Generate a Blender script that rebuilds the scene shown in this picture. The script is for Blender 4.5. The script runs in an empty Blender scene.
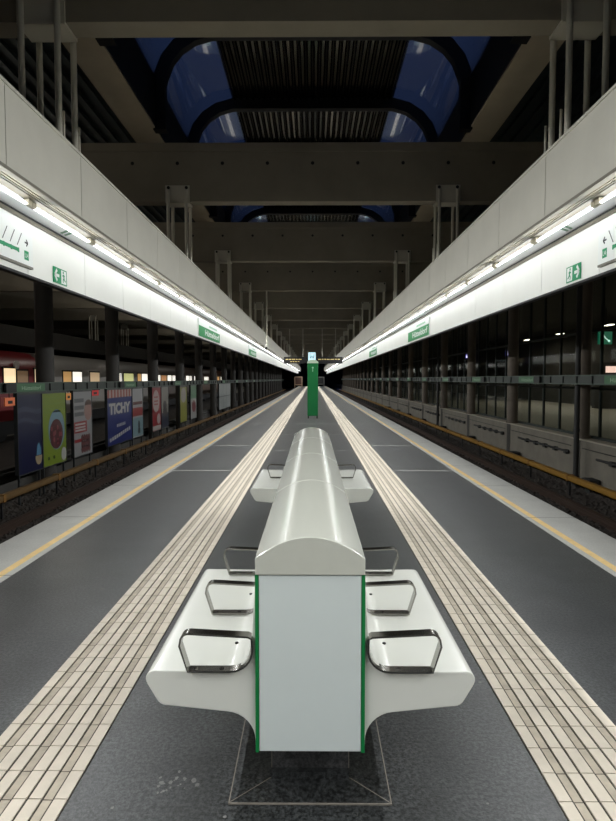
import bpy, bmesh, math, random
from mathutils import Vector
random.seed(7)
S = bpy.context.scene
COL = S.collection
PI = math.pi

# ------------------------------------------------------------ camera, world, exposure
cd = bpy.data.cameras.new('camera'); cam = bpy.data.objects.new('camera', cd); COL.objects.link(cam)
cd.sensor_fit = 'HORIZONTAL'; cd.sensor_width = 36.0; cd.lens = 600.0 / 616.0 * 36.0
cd.clip_start = 0.05; cd.clip_end = 600
cam.location = (0, 0, 1.5)
cam.rotation_euler = (math.radians(90 - 3.0), 0, math.radians(0.43))
S.camera = cam
W = bpy.data.worlds.new('dusk_sky'); S.world = W; W.use_nodes = True
bg = W.node_tree.nodes['Background']; bg.inputs[0].default_value = (0.14, 0.21, 0.46, 1); bg.inputs[1].default_value = 0.13
S.view_settings.view_transform = 'Standard'; S.view_settings.look = 'None'
S.view_settings.gamma = 1.0; S.view_settings.use_curve_mapping = False
S.view_settings.exposure = 0.0
TUBE = 11.0            # radiance of the fluorescent tubes
LAMP_WATTS = 26.0      # light each luminaire throws off its reflector, inward and down
LAMP_TILT = 31.0       # degrees below horizontal

# ------------------------------------------------------------ materials
def lin(c):
    r = []
    for v in c:
        v /= 255.0
        r.append(v / 12.92 if v <= 0.04045 else ((v + 0.055) / 1.055) ** 2.4)
    return r
MATS = {}
def mat(name, col, rough=0.5, metal=0.0, var=0.0, scale=6.0, bump=0.0, bscale=60.0, spec=0.5, stretch=None, speck=0.0, coat=0.0, sheen=0.0):
    if name in MATS: return MATS[name]
    m = bpy.data.materials.new(name); m.use_nodes = True
    nt = m.node_tree; b = nt.nodes['Principled BSDF']
    c = lin(col)
    b.inputs['Base Color'].default_value = (*c, 1)
    b.inputs['Roughness'].default_value = rough; b.inputs['Metallic'].default_value = metal
    b.inputs['Specular IOR Level'].default_value = spec
    if coat: b.inputs['Coat Weight'].default_value = coat; b.inputs['Coat Roughness'].default_value = .09
    if sheen: b.inputs['Sheen Weight'].default_value = sheen; b.inputs['Sheen Roughness'].default_value = .22
    if var or bump or speck:
        tc = nt.nodes.new('ShaderNodeTexCoord'); vec = tc.outputs['Object']
        if stretch:
            mp = nt.nodes.new('ShaderNodeMapping'); mp.inputs['Scale'].default_value = stretch
            nt.links.new(vec, mp.inputs['Vector']); vec = mp.outputs['Vector']
    if var:
        n = nt.nodes.new('ShaderNodeTexNoise'); n.inputs['Scale'].default_value = scale; n.inputs['Detail'].default_value = 6
        n.inputs['Roughness'].default_value = 0.65
        nt.links.new(vec, n.inputs['Vector'])
        r = nt.nodes.new('ShaderNodeValToRGB')
        r.color_ramp.elements[0].position = 0.3; r.color_ramp.elements[1].position = 0.7
        r.color_ramp.elements[0].color = (*[x * (1 - var) for x in c], 1)
        r.color_ramp.elements[1].color = (*[min(1, x * (1 + var)) for x in c], 1)
        nt.links.new(n.outputs['Fac'], r.inputs['Fac']); out = r.outputs['Color']
        if speck:
            n2 = nt.nodes.new('ShaderNodeTexNoise'); n2.inputs['Scale'].default_value = 62; n2.inputs['Detail'].default_value = 5; n2.inputs['Roughness'].default_value = .8
            nt.links.new(tc.outputs['Object'], n2.inputs['Vector'])
            r2 = nt.nodes.new('ShaderNodeValToRGB')
            r2.color_ramp.elements[0].position = 0.42; r2.color_ramp.elements[1].position = 0.60
            r2.color_ramp.elements[0].color = (1 - speck,) * 3 + (1,); r2.color_ramp.elements[1].color = (1 + speck,) * 3 + (1,)
            nt.links.new(n2.outputs['Fac'], r2.inputs['Fac'])
            mx = nt.nodes.new('ShaderNodeMix'); mx.data_type = 'RGBA'; mx.blend_type = 'MULTIPLY'; mx.inputs[0].default_value = 1
            nt.links.new(out, mx.inputs[6]); nt.links.new(r2.outputs['Color'], mx.inputs[7]); out = mx.outputs[2]
        nt.links.new(out, b.inputs['Base Color'])
    if bump:
        nb = nt.nodes.new('ShaderNodeTexNoise'); nb.inputs['Scale'].default_value = bscale; nb.inputs['Detail'].default_value = 4
        nt.links.new(tc.outputs['Object'], nb.inputs['Vector'])
        bp = nt.nodes.new('ShaderNodeBump'); bp.inputs['Strength'].default_value = bump; bp.inputs['Distance'].default_value = 0.02
        nt.links.new(nb.outputs['Fac'], bp.inputs['Height']); nt.links.new(bp.outputs['Normal'], b.inputs['Normal'])
    MATS[name] = m; return m
def emit(name, col, strength):
    if name in MATS: return MATS[name]
    m = bpy.data.materials.new(name); m.use_nodes = True; b = m.node_tree.nodes['Principled BSDF']
    c = lin(col); b.inputs['Base Color'].default_value = (*c, 1); b.inputs['Roughness'].default_value = 0.4
    b.inputs['Emission Color'].default_value = (*c, 1); b.inputs['Emission Strength'].default_value = strength
    MATS[name] = m; return m
def glass(name, tint, refl):
    m = bpy.data.materials.new(name); m.use_nodes = True; nt = m.node_tree
    nt.nodes.remove(nt.nodes['Principled BSDF'])
    t = nt.nodes.new('ShaderNodeBsdfTransparent'); t.inputs[0].default_value = (*tint, 1)
    g = nt.nodes.new('ShaderNodeBsdfGlossy'); g.inputs['Roughness'].default_value = 0.05; g.inputs[0].default_value = (.9, .9, .9, 1)
    f = nt.nodes.new('ShaderNodeLayerWeight'); pw = nt.nodes.new('ShaderNodeMath'); pw.operation = 'POWER'; pw.inputs[1].default_value = 4.0
    nt.links.new(f.outputs['Facing'], pw.inputs[0]); ad = nt.nodes.new('ShaderNodeMath'); ad.operation = 'ADD'; ad.inputs[1].default_value = 0.045; nt.links.new(pw.outputs[0], ad.inputs[0])
    mu = nt.nodes.new('ShaderNodeMath'); mu.operation = 'MULTIPLY'; mu.inputs[1].default_value = refl
    mx = nt.nodes.new('ShaderNodeMixShader'); nt.links.new(ad.outputs[0], mu.inputs[0]); nt.links.new(mu.outputs[0], mx.inputs[0])
    nt.links.new(t.outputs[0], mx.inputs[1]); nt.links.new(g.outputs[0], mx.inputs[2])
    nt.links.new(mx.outputs[0], nt.nodes['Material Output'].inputs[0])
    return m

M_floor = mat('granite_paving', (52, 54, 54), 0.36, var=0.36, scale=3.2, bump=0.08, bscale=120, speck=0.8, sheen=1.0, spec=.6)
M_joint = mat('joint_mortar', (190, 190, 184), 0.7)
M_kerb = mat('edge_concrete', (184, 183, 177), 0.6, var=0.08, scale=3, bump=0.05, speck=0.08, sheen=.3)
M_yellow_line = mat('safety_line_paint', (236, 204, 140), 0.6, var=0.1, scale=8)
M_tile = mat('tactile_tile_cream', (222, 211, 193), 0.6, var=0.10, scale=5, bump=0.04)
M_chan = mat('tactile_channel_worn', (192, 181, 162), 0.75, var=0.22, scale=9)
M_grout = mat('tile_grout', (62, 57, 50), 0.9)
M_bench = mat('bench_lacquer', (230, 231, 222), 0.35, var=0.02, scale=3, coat=.8)
M_cap = mat('bench_cap_lacquer', (203, 204, 192), 0.40, var=0.03, scale=2, stretch=(6, .6, 6), coat=1.0)
M_panel = mat('end_panel_glass', (218, 226, 223), 0.25, var=0.02, scale=3)
M_green = mat('line_green', (12, 124, 62), 0.4)
M_steel = mat('polished_steel', (150, 148, 142), 0.22, 1.0)
M_dark = mat('dark_joint', (24, 24, 24), 0.7)
M_plinth = mat('dark_granite', (66, 66, 66), 0.45, var=0.2, scale=20, speck=0.5)
M_fascia = mat('fascia_panel', (192, 189, 177), 0.5, var=0.05, scale=1.5)
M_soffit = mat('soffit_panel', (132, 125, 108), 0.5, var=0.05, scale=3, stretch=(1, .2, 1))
M_refl = mat('lamp_reflector', (236, 238, 240), 0.35)
M_board = mat('lit_board', (236, 237, 230), 0.45, var=0.02, scale=2)
M_sock = mat('lamp_socket', (180, 172, 150), 0.5)
M_tube = emit('fluorescent_tube', (246, 250, 255), TUBE)
M_beam = mat('roof_concrete', (138, 130, 114), 0.8, var=0.10, scale=1.5, bump=0.05)
M_rod = mat('hanger_steel_paint', (205, 200, 184), 0.5, 0.2)
M_deck = mat('edge_beam_concrete', (172,160,138), .8, var=.08, scale=1.5)
M_deck = mat('roof_deck_teal', (34, 46, 48), 0.5, 0.3)
M_crown = mat('corrugated_crown', (84, 80, 72), 0.16, 0.95)
M_arch = mat('arch_black_steel', (20, 20, 22), 0.5, 0.3)
M_sky = glass('skylight_glass', (.80, .86, .95), 1.3)
M_win = glass('screen_glass', (.82, .84, .80), .2)
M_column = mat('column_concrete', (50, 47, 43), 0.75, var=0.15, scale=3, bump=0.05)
M_ballast = mat('ballast_stone', (44, 38, 32), 0.95, var=0.6, scale=11, bump=0.6, bscale=30)
M_rail = mat('rail_steel_rust', (66, 52, 44), 0.5, 0.5)
M_cover = mat('third_rail_cover_yellow', (132, 97, 33), 0.5, var=0.15, scale=4)
M_parapet = mat('parapet_concrete', (106, 101, 90), 0.85, var=0.18, scale=2.5, bump=0.08)
M_band = mat('band_green_steel', (52, 66, 56), 0.45, 0.3)
M_plate = mat('name_plate_green', (44, 92, 54), 0.45)
M_white = mat('sign_white', (232, 236, 232), 0.45)
M_signgreen = mat('exit_sign_green', (0, 142, 88), 0.45)
M_black = mat('matte_black', (16, 16, 17), 0.6)
M_hall = mat('dark_hall_wall', (52, 50, 46), 0.9, var=0.2, scale=.6)
M_conc_floor = mat('concourse_floor', (150, 146, 134), 0.6, var=0.1, scale=1)
M_cable = mat('cable_black', (30, 29, 27), 0.7)

# ------------------------------------------------------------ mesh builder
class MB:
    def __init__(s): s.v = []; s.f = []; s.m = []
    def add(s, vs, fs, mi=0):
        o = len(s.v); s.v += [tuple(v) for v in vs]
        for f in fs: s.f.append([i + o for i in f]); s.m.append(mi)
    def box(s, x0, x1, y0, y1, z0, z1, mi=0):
        x0, x1 = min(x0, x1), max(x0, x1); y0, y1 = min(y0, y1), max(y0, y1); z0, z1 = min(z0, z1), max(z0, z1)
        s.add([(x0,y0,z0),(x1,y0,z0),(x1,y1,z0),(x0,y1,z0),(x0,y0,z1),(x1,y0,z1),(x1,y1,z1),(x0,y1,z1)],
              [(0,3,2,1),(4,5,6,7),(0,1,5,4),(1,2,6,5),(2,3,7,6),(3,0,4,7)], mi); return s
    def cyl(s, p, q, r, n=10, r2=None, mi=0):
        p = Vector(p); q = Vector(q); d = (q - p).normalized(); r2 = r if r2 is None else r2
        a = d.orthogonal().normalized(); b = d.cross(a)
        vs = []
        for c, rr in ((p, r), (q, r2)):
            for k in range(n):
                t = 2 * PI * k / n; vs.append(c + a * math.cos(t) * rr + b * math.sin(t) * rr)
        fs = [(k, (k + 1) % n, n + (k + 1) % n, n + k) for k in range(n)]
        fs += [tuple(range(n - 1, -1, -1)), tuple(range(n, 2 * n))]
        s.add(vs, fs, mi); return s
    def prism(s, pts, y0, y1, mi=0, conv=lambda a, b, y: (a, y, b)):
        n = len(pts)
        vs = [conv(a, b, y0) for a, b in pts] + [conv(a, b, y1) for a, b in pts]
        fs = [(k, (k + 1) % n, n + (k + 1) % n, n + k) for k in range(n)]
        fs += [tuple(range(n - 1, -1, -1)), tuple(range(n, 2 * n))]
        s.add(vs, fs, mi); return s
    def strip(s, path, t, y0, y1, closed=False):        # flat band following a path in X-Z
        n = len(path); nor = []
        for i in range(n):
            a = path[(i - 1) % n] if (closed or i) else path[i]; b = path[(i + 1) % n] if (closed or i < n - 1) else path[i]
            dx, dz = b[0] - a[0], b[1] - a[1]; l = math.hypot(dx, dz) or 1
            nor.append((-dz / l, dx / l))
        vs = []
        for (x, z), (nx, nz) in zip(path, nor):
            for sg, y in ((-1, y0), (1, y0), (1, y1), (-1, y1)):
                vs.append((x + nx * sg * t / 2, y, z + nz * sg * t / 2))
        fs = []
        for i in range(n if closed else n - 1):
            j = (i + 1) % n
            for k in range(4): fs.append((4*i + k, 4*i + (k+1) % 4, 4*j + (k+1) % 4, 4*j + k))
        if not closed: fs += [(0,1,2,3), tuple(4*(n-1) + k for k in (3,2,1,0))]
        s.add(vs, fs); return s
    def build(s, name, mats, parent=None, bevel=0, smooth=False, seg=2):
        me = bpy.data.meshes.new(name); me.from_pydata(s.v, [], s.f)
        if not isinstance(mats, (list, tuple)): mats = [mats]
        for m in mats: me.materials.append(m)
        me.polygons.foreach_set('material_index', s.m)
        bm = bmesh.new(); bm.from_mesh(me); bmesh.ops.recalc_face_normals(bm, faces=bm.faces); bm.to_mesh(me); bm.free()
        o = bpy.data.objects.new(name, me); COL.objects.link(o)
        if parent is not None: o.parent = parent
        if bevel:
            b = o.modifiers.new('bevel', 'BEVEL'); b.width = bevel; b.segments = seg; b.limit_method = 'ANGLE'; b.angle_limit = 0.6
        if smooth:
            me.polygons.foreach_set('use_smooth', [True] * len(me.polygons))
            me.set_sharp_from_angle(angle=math.radians(38))
        return o
def tag(o, label, cat, group=None, kind=None):
    o['label'] = label
    if cat: o['category'] = cat
    if group: o['group'] = group
    if kind: o['kind'] = kind
    return o
def empty(name, loc, label, cat, group=None):
    o = bpy.data.objects.new(name, None); COL.objects.link(o); o.location = loc; o.empty_display_size = 0.2
    return tag(o, label, cat, group)
def struct(o, label, cat): return tag(o, label, cat, kind='structure')
def copy_tree(o, parent=None):
    c = o.copy(); COL.objects.link(c)
    if parent is not None: c.parent = parent
    for ch in [x for x in KIDS.get(o.name, [])]: copy_tree(ch, c)
    return c
KIDS = {}
def remember(o):
    KIDS[o.name] = list(o.children)
    for c in o.children: remember(c)
ORD = ['first','second','third','fourth','fifth','sixth','seventh','eighth','ninth','tenth','eleventh','twelfth','thirteenth','fourteenth','fifteenth','sixteenth','seventeenth','eighteenth']
TXT = {}
def text_mesh(body, size, bold=0.0):
    k = (body, size, bold)
    if k not in TXT:
        cu = bpy.data.curves.new('t', 'FONT'); cu.body = body; cu.size = size; cu.resolution_u = 3; cu.offset = bold
        ob = bpy.data.objects.new('t', cu); COL.objects.link(ob)
        bpy.context.view_layer.update()
        me = bpy.data.meshes.new_from_object(ob.evaluated_get(bpy.context.evaluated_depsgraph_get()))
        TXT[k] = ([(v.co.x, v.co.y) for v in me.vertices], [list(p.vertices) for p in me.polygons])
        bpy.data.objects.remove(ob); bpy.data.curves.remove(cu); bpy.data.meshes.remove(me)
    return TXT[k]
class Sheet:
    """flat things on a wall plane; u runs in reading direction, v up. s=-1: left side (faces +X), s=+1: right side (faces -X), s=0: faces -Y"""
    def __init__(self, s, X, Y, Z): self.s, self.o = s, (X, Y, Z)
    def w(self, u, v, d):
        X, Y, Z = self.o
        if self.s == 0: return (X + u, Y - d, Z + v)
        return (X - self.s * d, Y - self.s * u, Z + v)
    def poly(self, mb, pts, d0, d1, mi=0):
        n = len(pts)
        vs = [self.w(u, v, d0) for u, v in pts] + [self.w(u, v, d1) for u, v in pts]
        mb.add(vs, [(k, (k+1) % n, n + (k+1) % n, n + k) for k in range(n)] + [tuple(range(n-1,-1,-1)), tuple(range(n, 2*n))], mi)
    def rect(self, mb, u0, u1, v0, v1, d0, d1, mi=0): self.poly(mb, [(u0,v0),(u1,v0),(u1,v1),(u0,v1)], d0, d1, mi)
    def disc(self, mb, u, v, ru, rv, d0, d1, mi=0, n=20, a0=0, a1=2*PI):
        full = abs(a1 - a0 - 2*PI) < 1e-6
        self.poly(mb, [(u + ru*math.cos(a0 + (a1-a0)*k/(n if full else n-1)), v + rv*math.sin(a0 + (a1-a0)*k/(n if full else n-1))) for k in range(n)], d0, d1, mi)
    def line(self, mb, a, b, t, d0, d1, mi=0):
        du, dv = b[0]-a[0], b[1]-a[1]; l = math.hypot(du, dv); nu, nv = -dv/l*t/2, du/l*t/2
        self.poly(mb, [(a[0]+nu,a[1]+nv),(b[0]+nu,b[1]+nv),(b[0]-nu,b[1]-nv),(a[0]-nu,a[1]-nv)], d0, d1, mi)
    def text(self, mb, body, u, v, size, d, width=None, mi=0, bold=0.0):
        vs, fs = text_mesh(body, size, bold)
        if not vs: return
        x0 = min(a for a, _ in vs); x1 = max(a for a, _ in vs); k = 1 if width is None else width / (x1 - x0)
        mb.add([self.w(u + (a - x0) * k, v + b, d) for a, b in vs], fs, mi)

Y0, Y1 = -13.0, 124.0        # extent of the platform along the track

# ------------------------------------------------------------ platform floor
f = MB(); f.box(-2.30, 2.30, Y0, Y1, -0.35, 0)
floor = struct(f.build('floor', M_floor), 'dark grey granite platform floor between the two tactile strips and edges', 'floor')
j = MB()
for y, full in ((9.78, 0), (13.5, 0), (20.1, 1), (30.2, 1), (40, 1), (50, 1), (60, 1), (70, 1), (80, 1), (90, 1), (100, 1)):
    for s in (-1, 1): j.box(s*1.32, s*2.30, y - .014 - y*.0006, y + .014 + y*.0006, -.01, 0.0015)
    if full: j.box(-.86, .86, y - .02, y + .02, -.01, 0.0015)
for y in (9.9, 12.6, 16.2): j.box(-.86, -.3, y-.008, y+.008, -.01, .0012); j.box(.3, .86, y-.008, y+.008, -.01, .0012)
j.build('joint', M_joint, floor)
rs = random.Random(11); g = MB()
spots = [(-.525 + rs.gauss(0,.030), 2.14 + rs.gauss(0,.035), rs.uniform(.003,.010)) for _ in range(20)]
spots += [(-.30, 1.98, .006), (.86-.03, 2.9, .008), (1.86, 3.05, .012), (-1.5, 4.2, .016), (1.62, 4.0, .006), (-1.7, 2.6, .006), (-.7, 2.02, .006), (.62, 2.05, .005), (1.55, 2.5, .006)]
for qi, (cx, cy, r) in enumerate(spots):
    g.add([(cx + r*rs.uniform(.6,1.2)*math.cos(t*PI/5), cy + r*1.3*rs.uniform(.6,1.2)*math.sin(t*PI/5), .0008+qi*.00004) for t in range(10)], [tuple(range(10))])
g.build('stain', mat('dried_stain', (122, 121, 118), .8, var=.3, scale=60), floor)
# tactile strips: three columns of tiles, two ribs and one channel per tile
n = 0
for s in (-1, 1):
    n += 1
    g = MB(); a, b = 0.868, 1.312; tw = (b - a) / 3
    g.box(s*a, s*b, Y0, Y1, -.01, .0012, 0)
    L = 0.155; k = 0; y = 1.90 - L * 24
    while y < Y1 - 1:
        yl = L if y < 22 else L * 6
        e = .0028 if y < 22 else .004
        for c in range(3):
            x = a + c * tw; e2 = .005
            g.box(s*(x+e2), s*(x+tw*.35), y+e, y+yl-e, 0, .0065, 1)
            g.box(s*(x+tw*.40), s*(x+tw*.61), y+e, y+yl-e, 0, .0030, 2)
            g.box(s*(x+tw*.66), s*(x+tw-e2), y+e, y+yl-e, 0, .0065, 1)
        y += yl
    struct(g.build('trim_%d' % n, [M_grout, M_tile, M_chan]), 'cream ribbed tactile tile strip on the %s half of the platform' % ('left' if s < 0 else 'right'), 'tactile paving')
for s in (-1, 1):
    n += 1; side = 'left' if s < 0 else 'right'
    g = MB(); g.box(s*2.30, s*2.36, Y0, Y1, -.35, .001)
    g.box(s*2.36, s*2.43, Y0, Y1, -.35, .001, 1)
    g.box(s*2.43, s*2.84, Y0, Y1, -.35, .001); g.box(s*2.6, s*2.7, Y0, Y1, -1.05, -.35)
    k = 0.6
    while k < 60: g.box(s*2.301, s*2.839, k-.003, k+.003, -.01, .0016, 2); k += 1.95
    struct(g.build('trim_%d' % n, [M_kerb, M_yellow_line, M_grout]), 'pale concrete %s platform edge with a yellow safety line' % side, 'platform edge')

# ------------------------------------------------------------ track beds and rails
BEDS = {}
for s, w in ((-1, 30.0), (1, 6.28)):
    g = MB()
    g.box(s*2.7, s*w, Y0, 168, -1.25, -1.05)
    BEDS[s] = struct(g.build('track_bed', M_ballast), 'dark stone ballast along the %s track' % ('left' if s < 0 else 'right'), 'track bed')
g = MB(); g.box(-2.6, 2.6, Y1, 168, -1.25, -1.05)
struct(g.build('track_bed', M_ballast), 'dark ground beyond the far end of the platform', 'track bed')
for s in (-1, 1):
    rb = random.Random(5 + s); st = .045; nx = 56; ny = 640
    vs = [(s*(3.95 + i*st + rb.uniform(-.02,.02)), 5.0 + j*st*(1 + j/900) + rb.uniform(-.02,.02), -1.045 + rb.random()**2*.04 + (.12 if i > 46 else 0)*min(1,(i-46)/5)) for j in range(ny) for i in range(nx)]
    g = MB(); g.add(vs, [(j*nx+i, j*nx+i+1, (j+1)*nx+i+1, (j+1)*nx+i) for j in range(ny-1) for i in range(nx-1)])
    o = g.build('ballast', M_ballast, BEDS[s]); o['kind'] = 'stuff'
for s in (-1, 1):
    for x, w in ((3.63, 'near'), (5.07, 'far')):
        g = MB(); g.prism([(s*x-.07,-1.05),(s*x+.07,-1.05),(s*x+.07,-1.03),(s*x+.012,-1.0),(s*x+.012,-.93),(s*x+.036,-.915),(s*x+.036,-.88),(s*x-.036,-.88),(s*x-.036,-.915),(s*x-.012,-.93),(s*x-.012,-1.0),(s*x-.07,-1.03)], Y0, 160)
        struct(g.build('running_rail', M_rail), '%s rusty running rail of the %s track' % (w, 'left' if s < 0 else 'right'), 'rail')

# ------------------------------------------------------------ hall shell
g = MB(); g.box(-30.3, -30, Y0, 168, -1.25, 6.8); struct(g.build('wall_left', M_hall), 'dark far wall of the hall beyond the red train', 'wall')
g = MB(); g.box(15.5, 15.8, Y0, 168, -1.25, 6.8); struct(g.build('wall_right', M_hall), 'dark back wall of the concourse beyond the right track', 'wall')
g = MB(); g.box(-30.3, 15.8, 168, 168.3, -1.25, 8.4); struct(g.build('wall_back', M_hall), 'dark wall at the far end of the hall', 'wall')
g = MB(); g.box(-30.3, 15.8, Y0-.3, Y0, -1.25, 8.4); struct(g.build('wall_front', M_hall), 'dark wall behind the viewer', 'wall')
g = MB()
for x0, x1 in ((-30.3, -3.5), (3.5, 15.8)):
    g.box(x0, x1, Y0, 168, 6.85, 6.95)
    x = x0 + .1
    while x < x1 - .2:
        if abs(x) < 14: g.box(x, x+.10, Y0, 168, 6.78, 6.86)
        x += .28
struct(g.build('ceiling', M_deck), 'dark teal ribbed roof deck beside the skylight', 'ceiling')
g = MB(); g.box(-30, -13.6, Y0, 168, -1.05, 0.0); struct(g.build('platform_slab', M_parapet), 'neighbouring platform behind the red train', 'platform')

# roof beams
NB = 21; PITCH = 6.05; YB = 6.15
for k in range(-1, NB):
    y = YB + PITCH * k
    g = MB(); g.box(-30, 15.5, y, y+.28, 5.05, 6.02); g.box(-30, 15.5, y-.03, y+.31, 6.02, 6.19)
    if k < 4:
        for i in range(-6, 7):
            x = i * .90
            g.cyl((x, y+.001, 5.80), (x, y-.006, 5.80), .035, 10, mi=1)
    lab = ('%s concrete roof beam from the near end, crossing the hall' % ORD[k]) if 0 <= k < 12 else 'distant concrete roof beam in the stack above the hanging sign' if k >= 12 else 'concrete roof beam above the near end of the platform'
    o = struct(g.build('roof_beam', [M_beam, M_dark]), lab, 'beam')
    if k >= 12: o['group'] = 'distant roof beams'
for s in (-1, 1):
    g = MB(); g.box(s*2.95, s*3.5, Y0, 130, 6.19, 7.15); g.box(s*2.935, s*2.95, Y0, 130, 6.22, 7.15, 1)
    struct(g.build('edge_beam', [MATS['edge_beam_concrete'], M_arch]), 'long concrete beam along the %s foot of the skylight' % ('left' if s < 0 else 'right'), 'beam')
    g = MB(); g.box(s*6.0, s*6.3, Y0, 130, 4.7, 5.05)
    struct(g.build('edge_beam', M_beam), 'long girder on top of the %s column row' % ('left' if s < 0 else 'right'), 'beam')

# skylight vault
VP_ = [(2.92,7.0),(2.92,7.05),(2.88,7.2),(2.76,7.5),(2.56,7.74),(2.28,7.92),(1.88,8.02)]
def arch_path(off=0):
    p = [(x+off if x > 2 else x, z+off) for x, z in [(2.90,6.20)] + VP_[1:]]
    return [(-x, z) for x, z in p] + [(x, z) for x, z in reversed(p)]
sky = bpy.data.objects.new('skylight', None); COL.objects.link(sky); struct(sky, 'vaulted glass skylight with black arches and a dark ribbed crown', 'skylight')
ya = 11.55 - 3.0 * 3
proto = None
while ya < 126:
    if proto is None:
        g = MB(); g.strip(arch_path(-.04), .24, -.09, .09); proto = g.build('arch_rib', M_arch, sky, smooth=True)
    else:
        c = proto.copy(); COL.objects.link(c); c.parent = sky; proto_new = c
    (proto if ya < 2.7 else c).location = (0, ya, 0)
    ya += 3.0
for s in (-1, 1):
    g = MB(); g.strip([(s*x, z+.09) for x, z in VP_], .02, Y0, 128); g.build('glass_flank', M_sky, sky, smooth=True)
g = MB(); g.box(-1.90, 1.90, Y0, 128, 8.12, 8.2)
x = -1.82
while x < 1.86:
    pts = [(x + .045*math.cos(t*PI/6), 8.12 - .07*math.sin(t*PI/6)) for t in range(7)]
    g.prism(pts, Y0, 128); x += .14
g.build('crown', M_crown, sky, smooth=True)

# ------------------------------------------------------------ canopies with tube lights on both sides
PP = 1.54
for s in (-1, 1):
    side = 'left' if s < 0 else 'right'
    n += 1; g = MB()
    y = 4.78 - PP * 10
    while y < Y1:
        g.box(s*2.40, s*2.43, y+.006, y+PP-.006, 3.17, 3.80); y += PP
    g.box(s*2.405, s*2.45, Y0, Y1, 3.165, 3.79, 1)
    g.box(s*2.385, s*2.46, Y0, Y1, 3.80, 3.825)
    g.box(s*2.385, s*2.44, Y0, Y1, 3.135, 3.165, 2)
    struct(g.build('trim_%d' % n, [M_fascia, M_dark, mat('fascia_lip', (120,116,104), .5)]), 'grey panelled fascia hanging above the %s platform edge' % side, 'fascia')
    n += 1; g = MB()
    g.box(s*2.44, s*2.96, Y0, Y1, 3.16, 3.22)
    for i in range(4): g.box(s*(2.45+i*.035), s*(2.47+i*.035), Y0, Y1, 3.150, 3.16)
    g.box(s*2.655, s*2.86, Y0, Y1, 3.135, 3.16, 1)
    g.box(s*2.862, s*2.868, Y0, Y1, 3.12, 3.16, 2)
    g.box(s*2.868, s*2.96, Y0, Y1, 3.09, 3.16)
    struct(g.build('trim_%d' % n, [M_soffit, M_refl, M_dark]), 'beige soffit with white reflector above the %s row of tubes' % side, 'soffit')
    n += 1; g = MB()
    y = 4.62 - PP * 10
    while y < Y1:
        g.box(s*2.90, s*2.93, y+.005, y+PP-.005, 2.56, 3.09); y += PP
    g.box(s*2.905, s*2.96, Y0, Y1, 2.56, 3.09, 1)
    g.box(s*2.89, s*2.97, Y0, Y1, 2.535, 2.56, 2)
    struct(g.build('trim_%d' % n, [M_board, mat('board_joint', (60,60,56), .8), M_black]), 'brightly lit white sign board along the %s platform edge' % side, 'sign board')

# lamps
lp = empty('fluorescent_lamp', (0,0,0), '', 'lamp')
g = MB(); g.cyl((0,.09,3.105),(0,PP-.09,3.105), .0125, 8); g.build('tube', M_tube, lp, smooth=True)
for a in (.0, PP-.085):
    g = MB(); g.box(-.02,.022,a+.01,a+.08,3.095,3.15); g.build('socket', M_sock, lp)
ld = bpy.data.lights.new('lamp_light', 'AREA'); ld.shape = 'RECTANGLE'; ld.size = .016; ld.size_y = PP - .2
ld.energy = LAMP_WATTS; ld.spread = math.radians(135); ld.color = (.97, .99, 1.0)
remember(lp); first = True
for s in (-1, 1):
    side = 'left' if s < 0 else 'right'
    y = 4.10 - PP * 10 + (0 if s < 0 else 0.0); i = 0
    while y < Y1 - 1:
        o = lp if first else copy_tree(lp); first = False
        o.location = (s*2.62, y, 0)
        lo = bpy.data.objects.new('lamp_light', ld); COL.objects.link(lo); lo.parent = o; lo.location = (-s*.010, PP/2, 3.093)
        lo.rotation_euler = (0, s*math.radians(90 - LAMP_TILT), 0)
        if y + PP < 4.2: lab = 'white tube lamp continuing the %s row past the near edge of view' % side
        else:
            if i < 14: lab = '%s white tube lamp from the near end, over the %s platform edge' % (ORD[i], side)
            else: lab = 'small distant tube lamp in the merged bright line over the %s platform edge' % side
            i += 1
        tag(o, lab, 'lamp', 'tube lamps over the %s platform edge' % side)
        y += PP
for s in (-1, 1):
    side = 'left' if s < 0 else 'right'
    g = MB(); ym = 6.78 if s < 0 else 6.62
    for dy in (0, .10): 
        q = [(s*2.82, ym+dy), (s*2.82, ym+dy+.05), (s*2.69, ym+dy-.07), (s*2.69, ym+dy-.12)]
        g.add([(x, y, z) for z in (3.1315, 3.1355) for x, y in q], [(0,1,2,3),(7,6,5,4),(0,1,5,4),(1,2,6,5),(2,3,7,6),(3,0,4,7)])
    tag(g.build('marker_sticker', mat('marker_green', (96,140,112) if s < 0 else (150,170,70), .5)), 'pair of small green stripes stuck on the %s lamp reflector' % side, 'sticker')

# hangers
hp = empty('hanger_frame', (0,0,0), '', 'hanger')
for y0, y1, yr in ((-.025, 0.0, -.062), (.28, .305, .342)):
    g = MB(); g.box(-.24, .24, y0, y1, 5.02, 5.36); 
    
    pl_ = g.build('plate', M_rod, hp)
    for bx in (-.18, .18):
        yb_ = (y0, y0-.012) if y0 < 0 else (y1, y1+.012)
        g = MB(); g.cyl((bx, yb_[0], 5.315), (bx, yb_[1], 5.315), .032, 10); g.build('bolt', M_dark, hp)
        g = MB(); g.cyl((bx, yr, 3.22), (bx, yr, 5.26), .032, 10); g.build('rod', M_rod, hp, smooth=True)
        g = MB(); g.cyl((bx-.01, yr+.14, 3.22), (bx-.01, yr+.14, 4.22), .014, 6); g.build('stub', M_rod, hp)
g = MB(); g.box(-.24, .24, -.025, .305, 5.02, 5.048); g.build('saddle', M_rod, hp)
remember(hp); first = True
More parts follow.
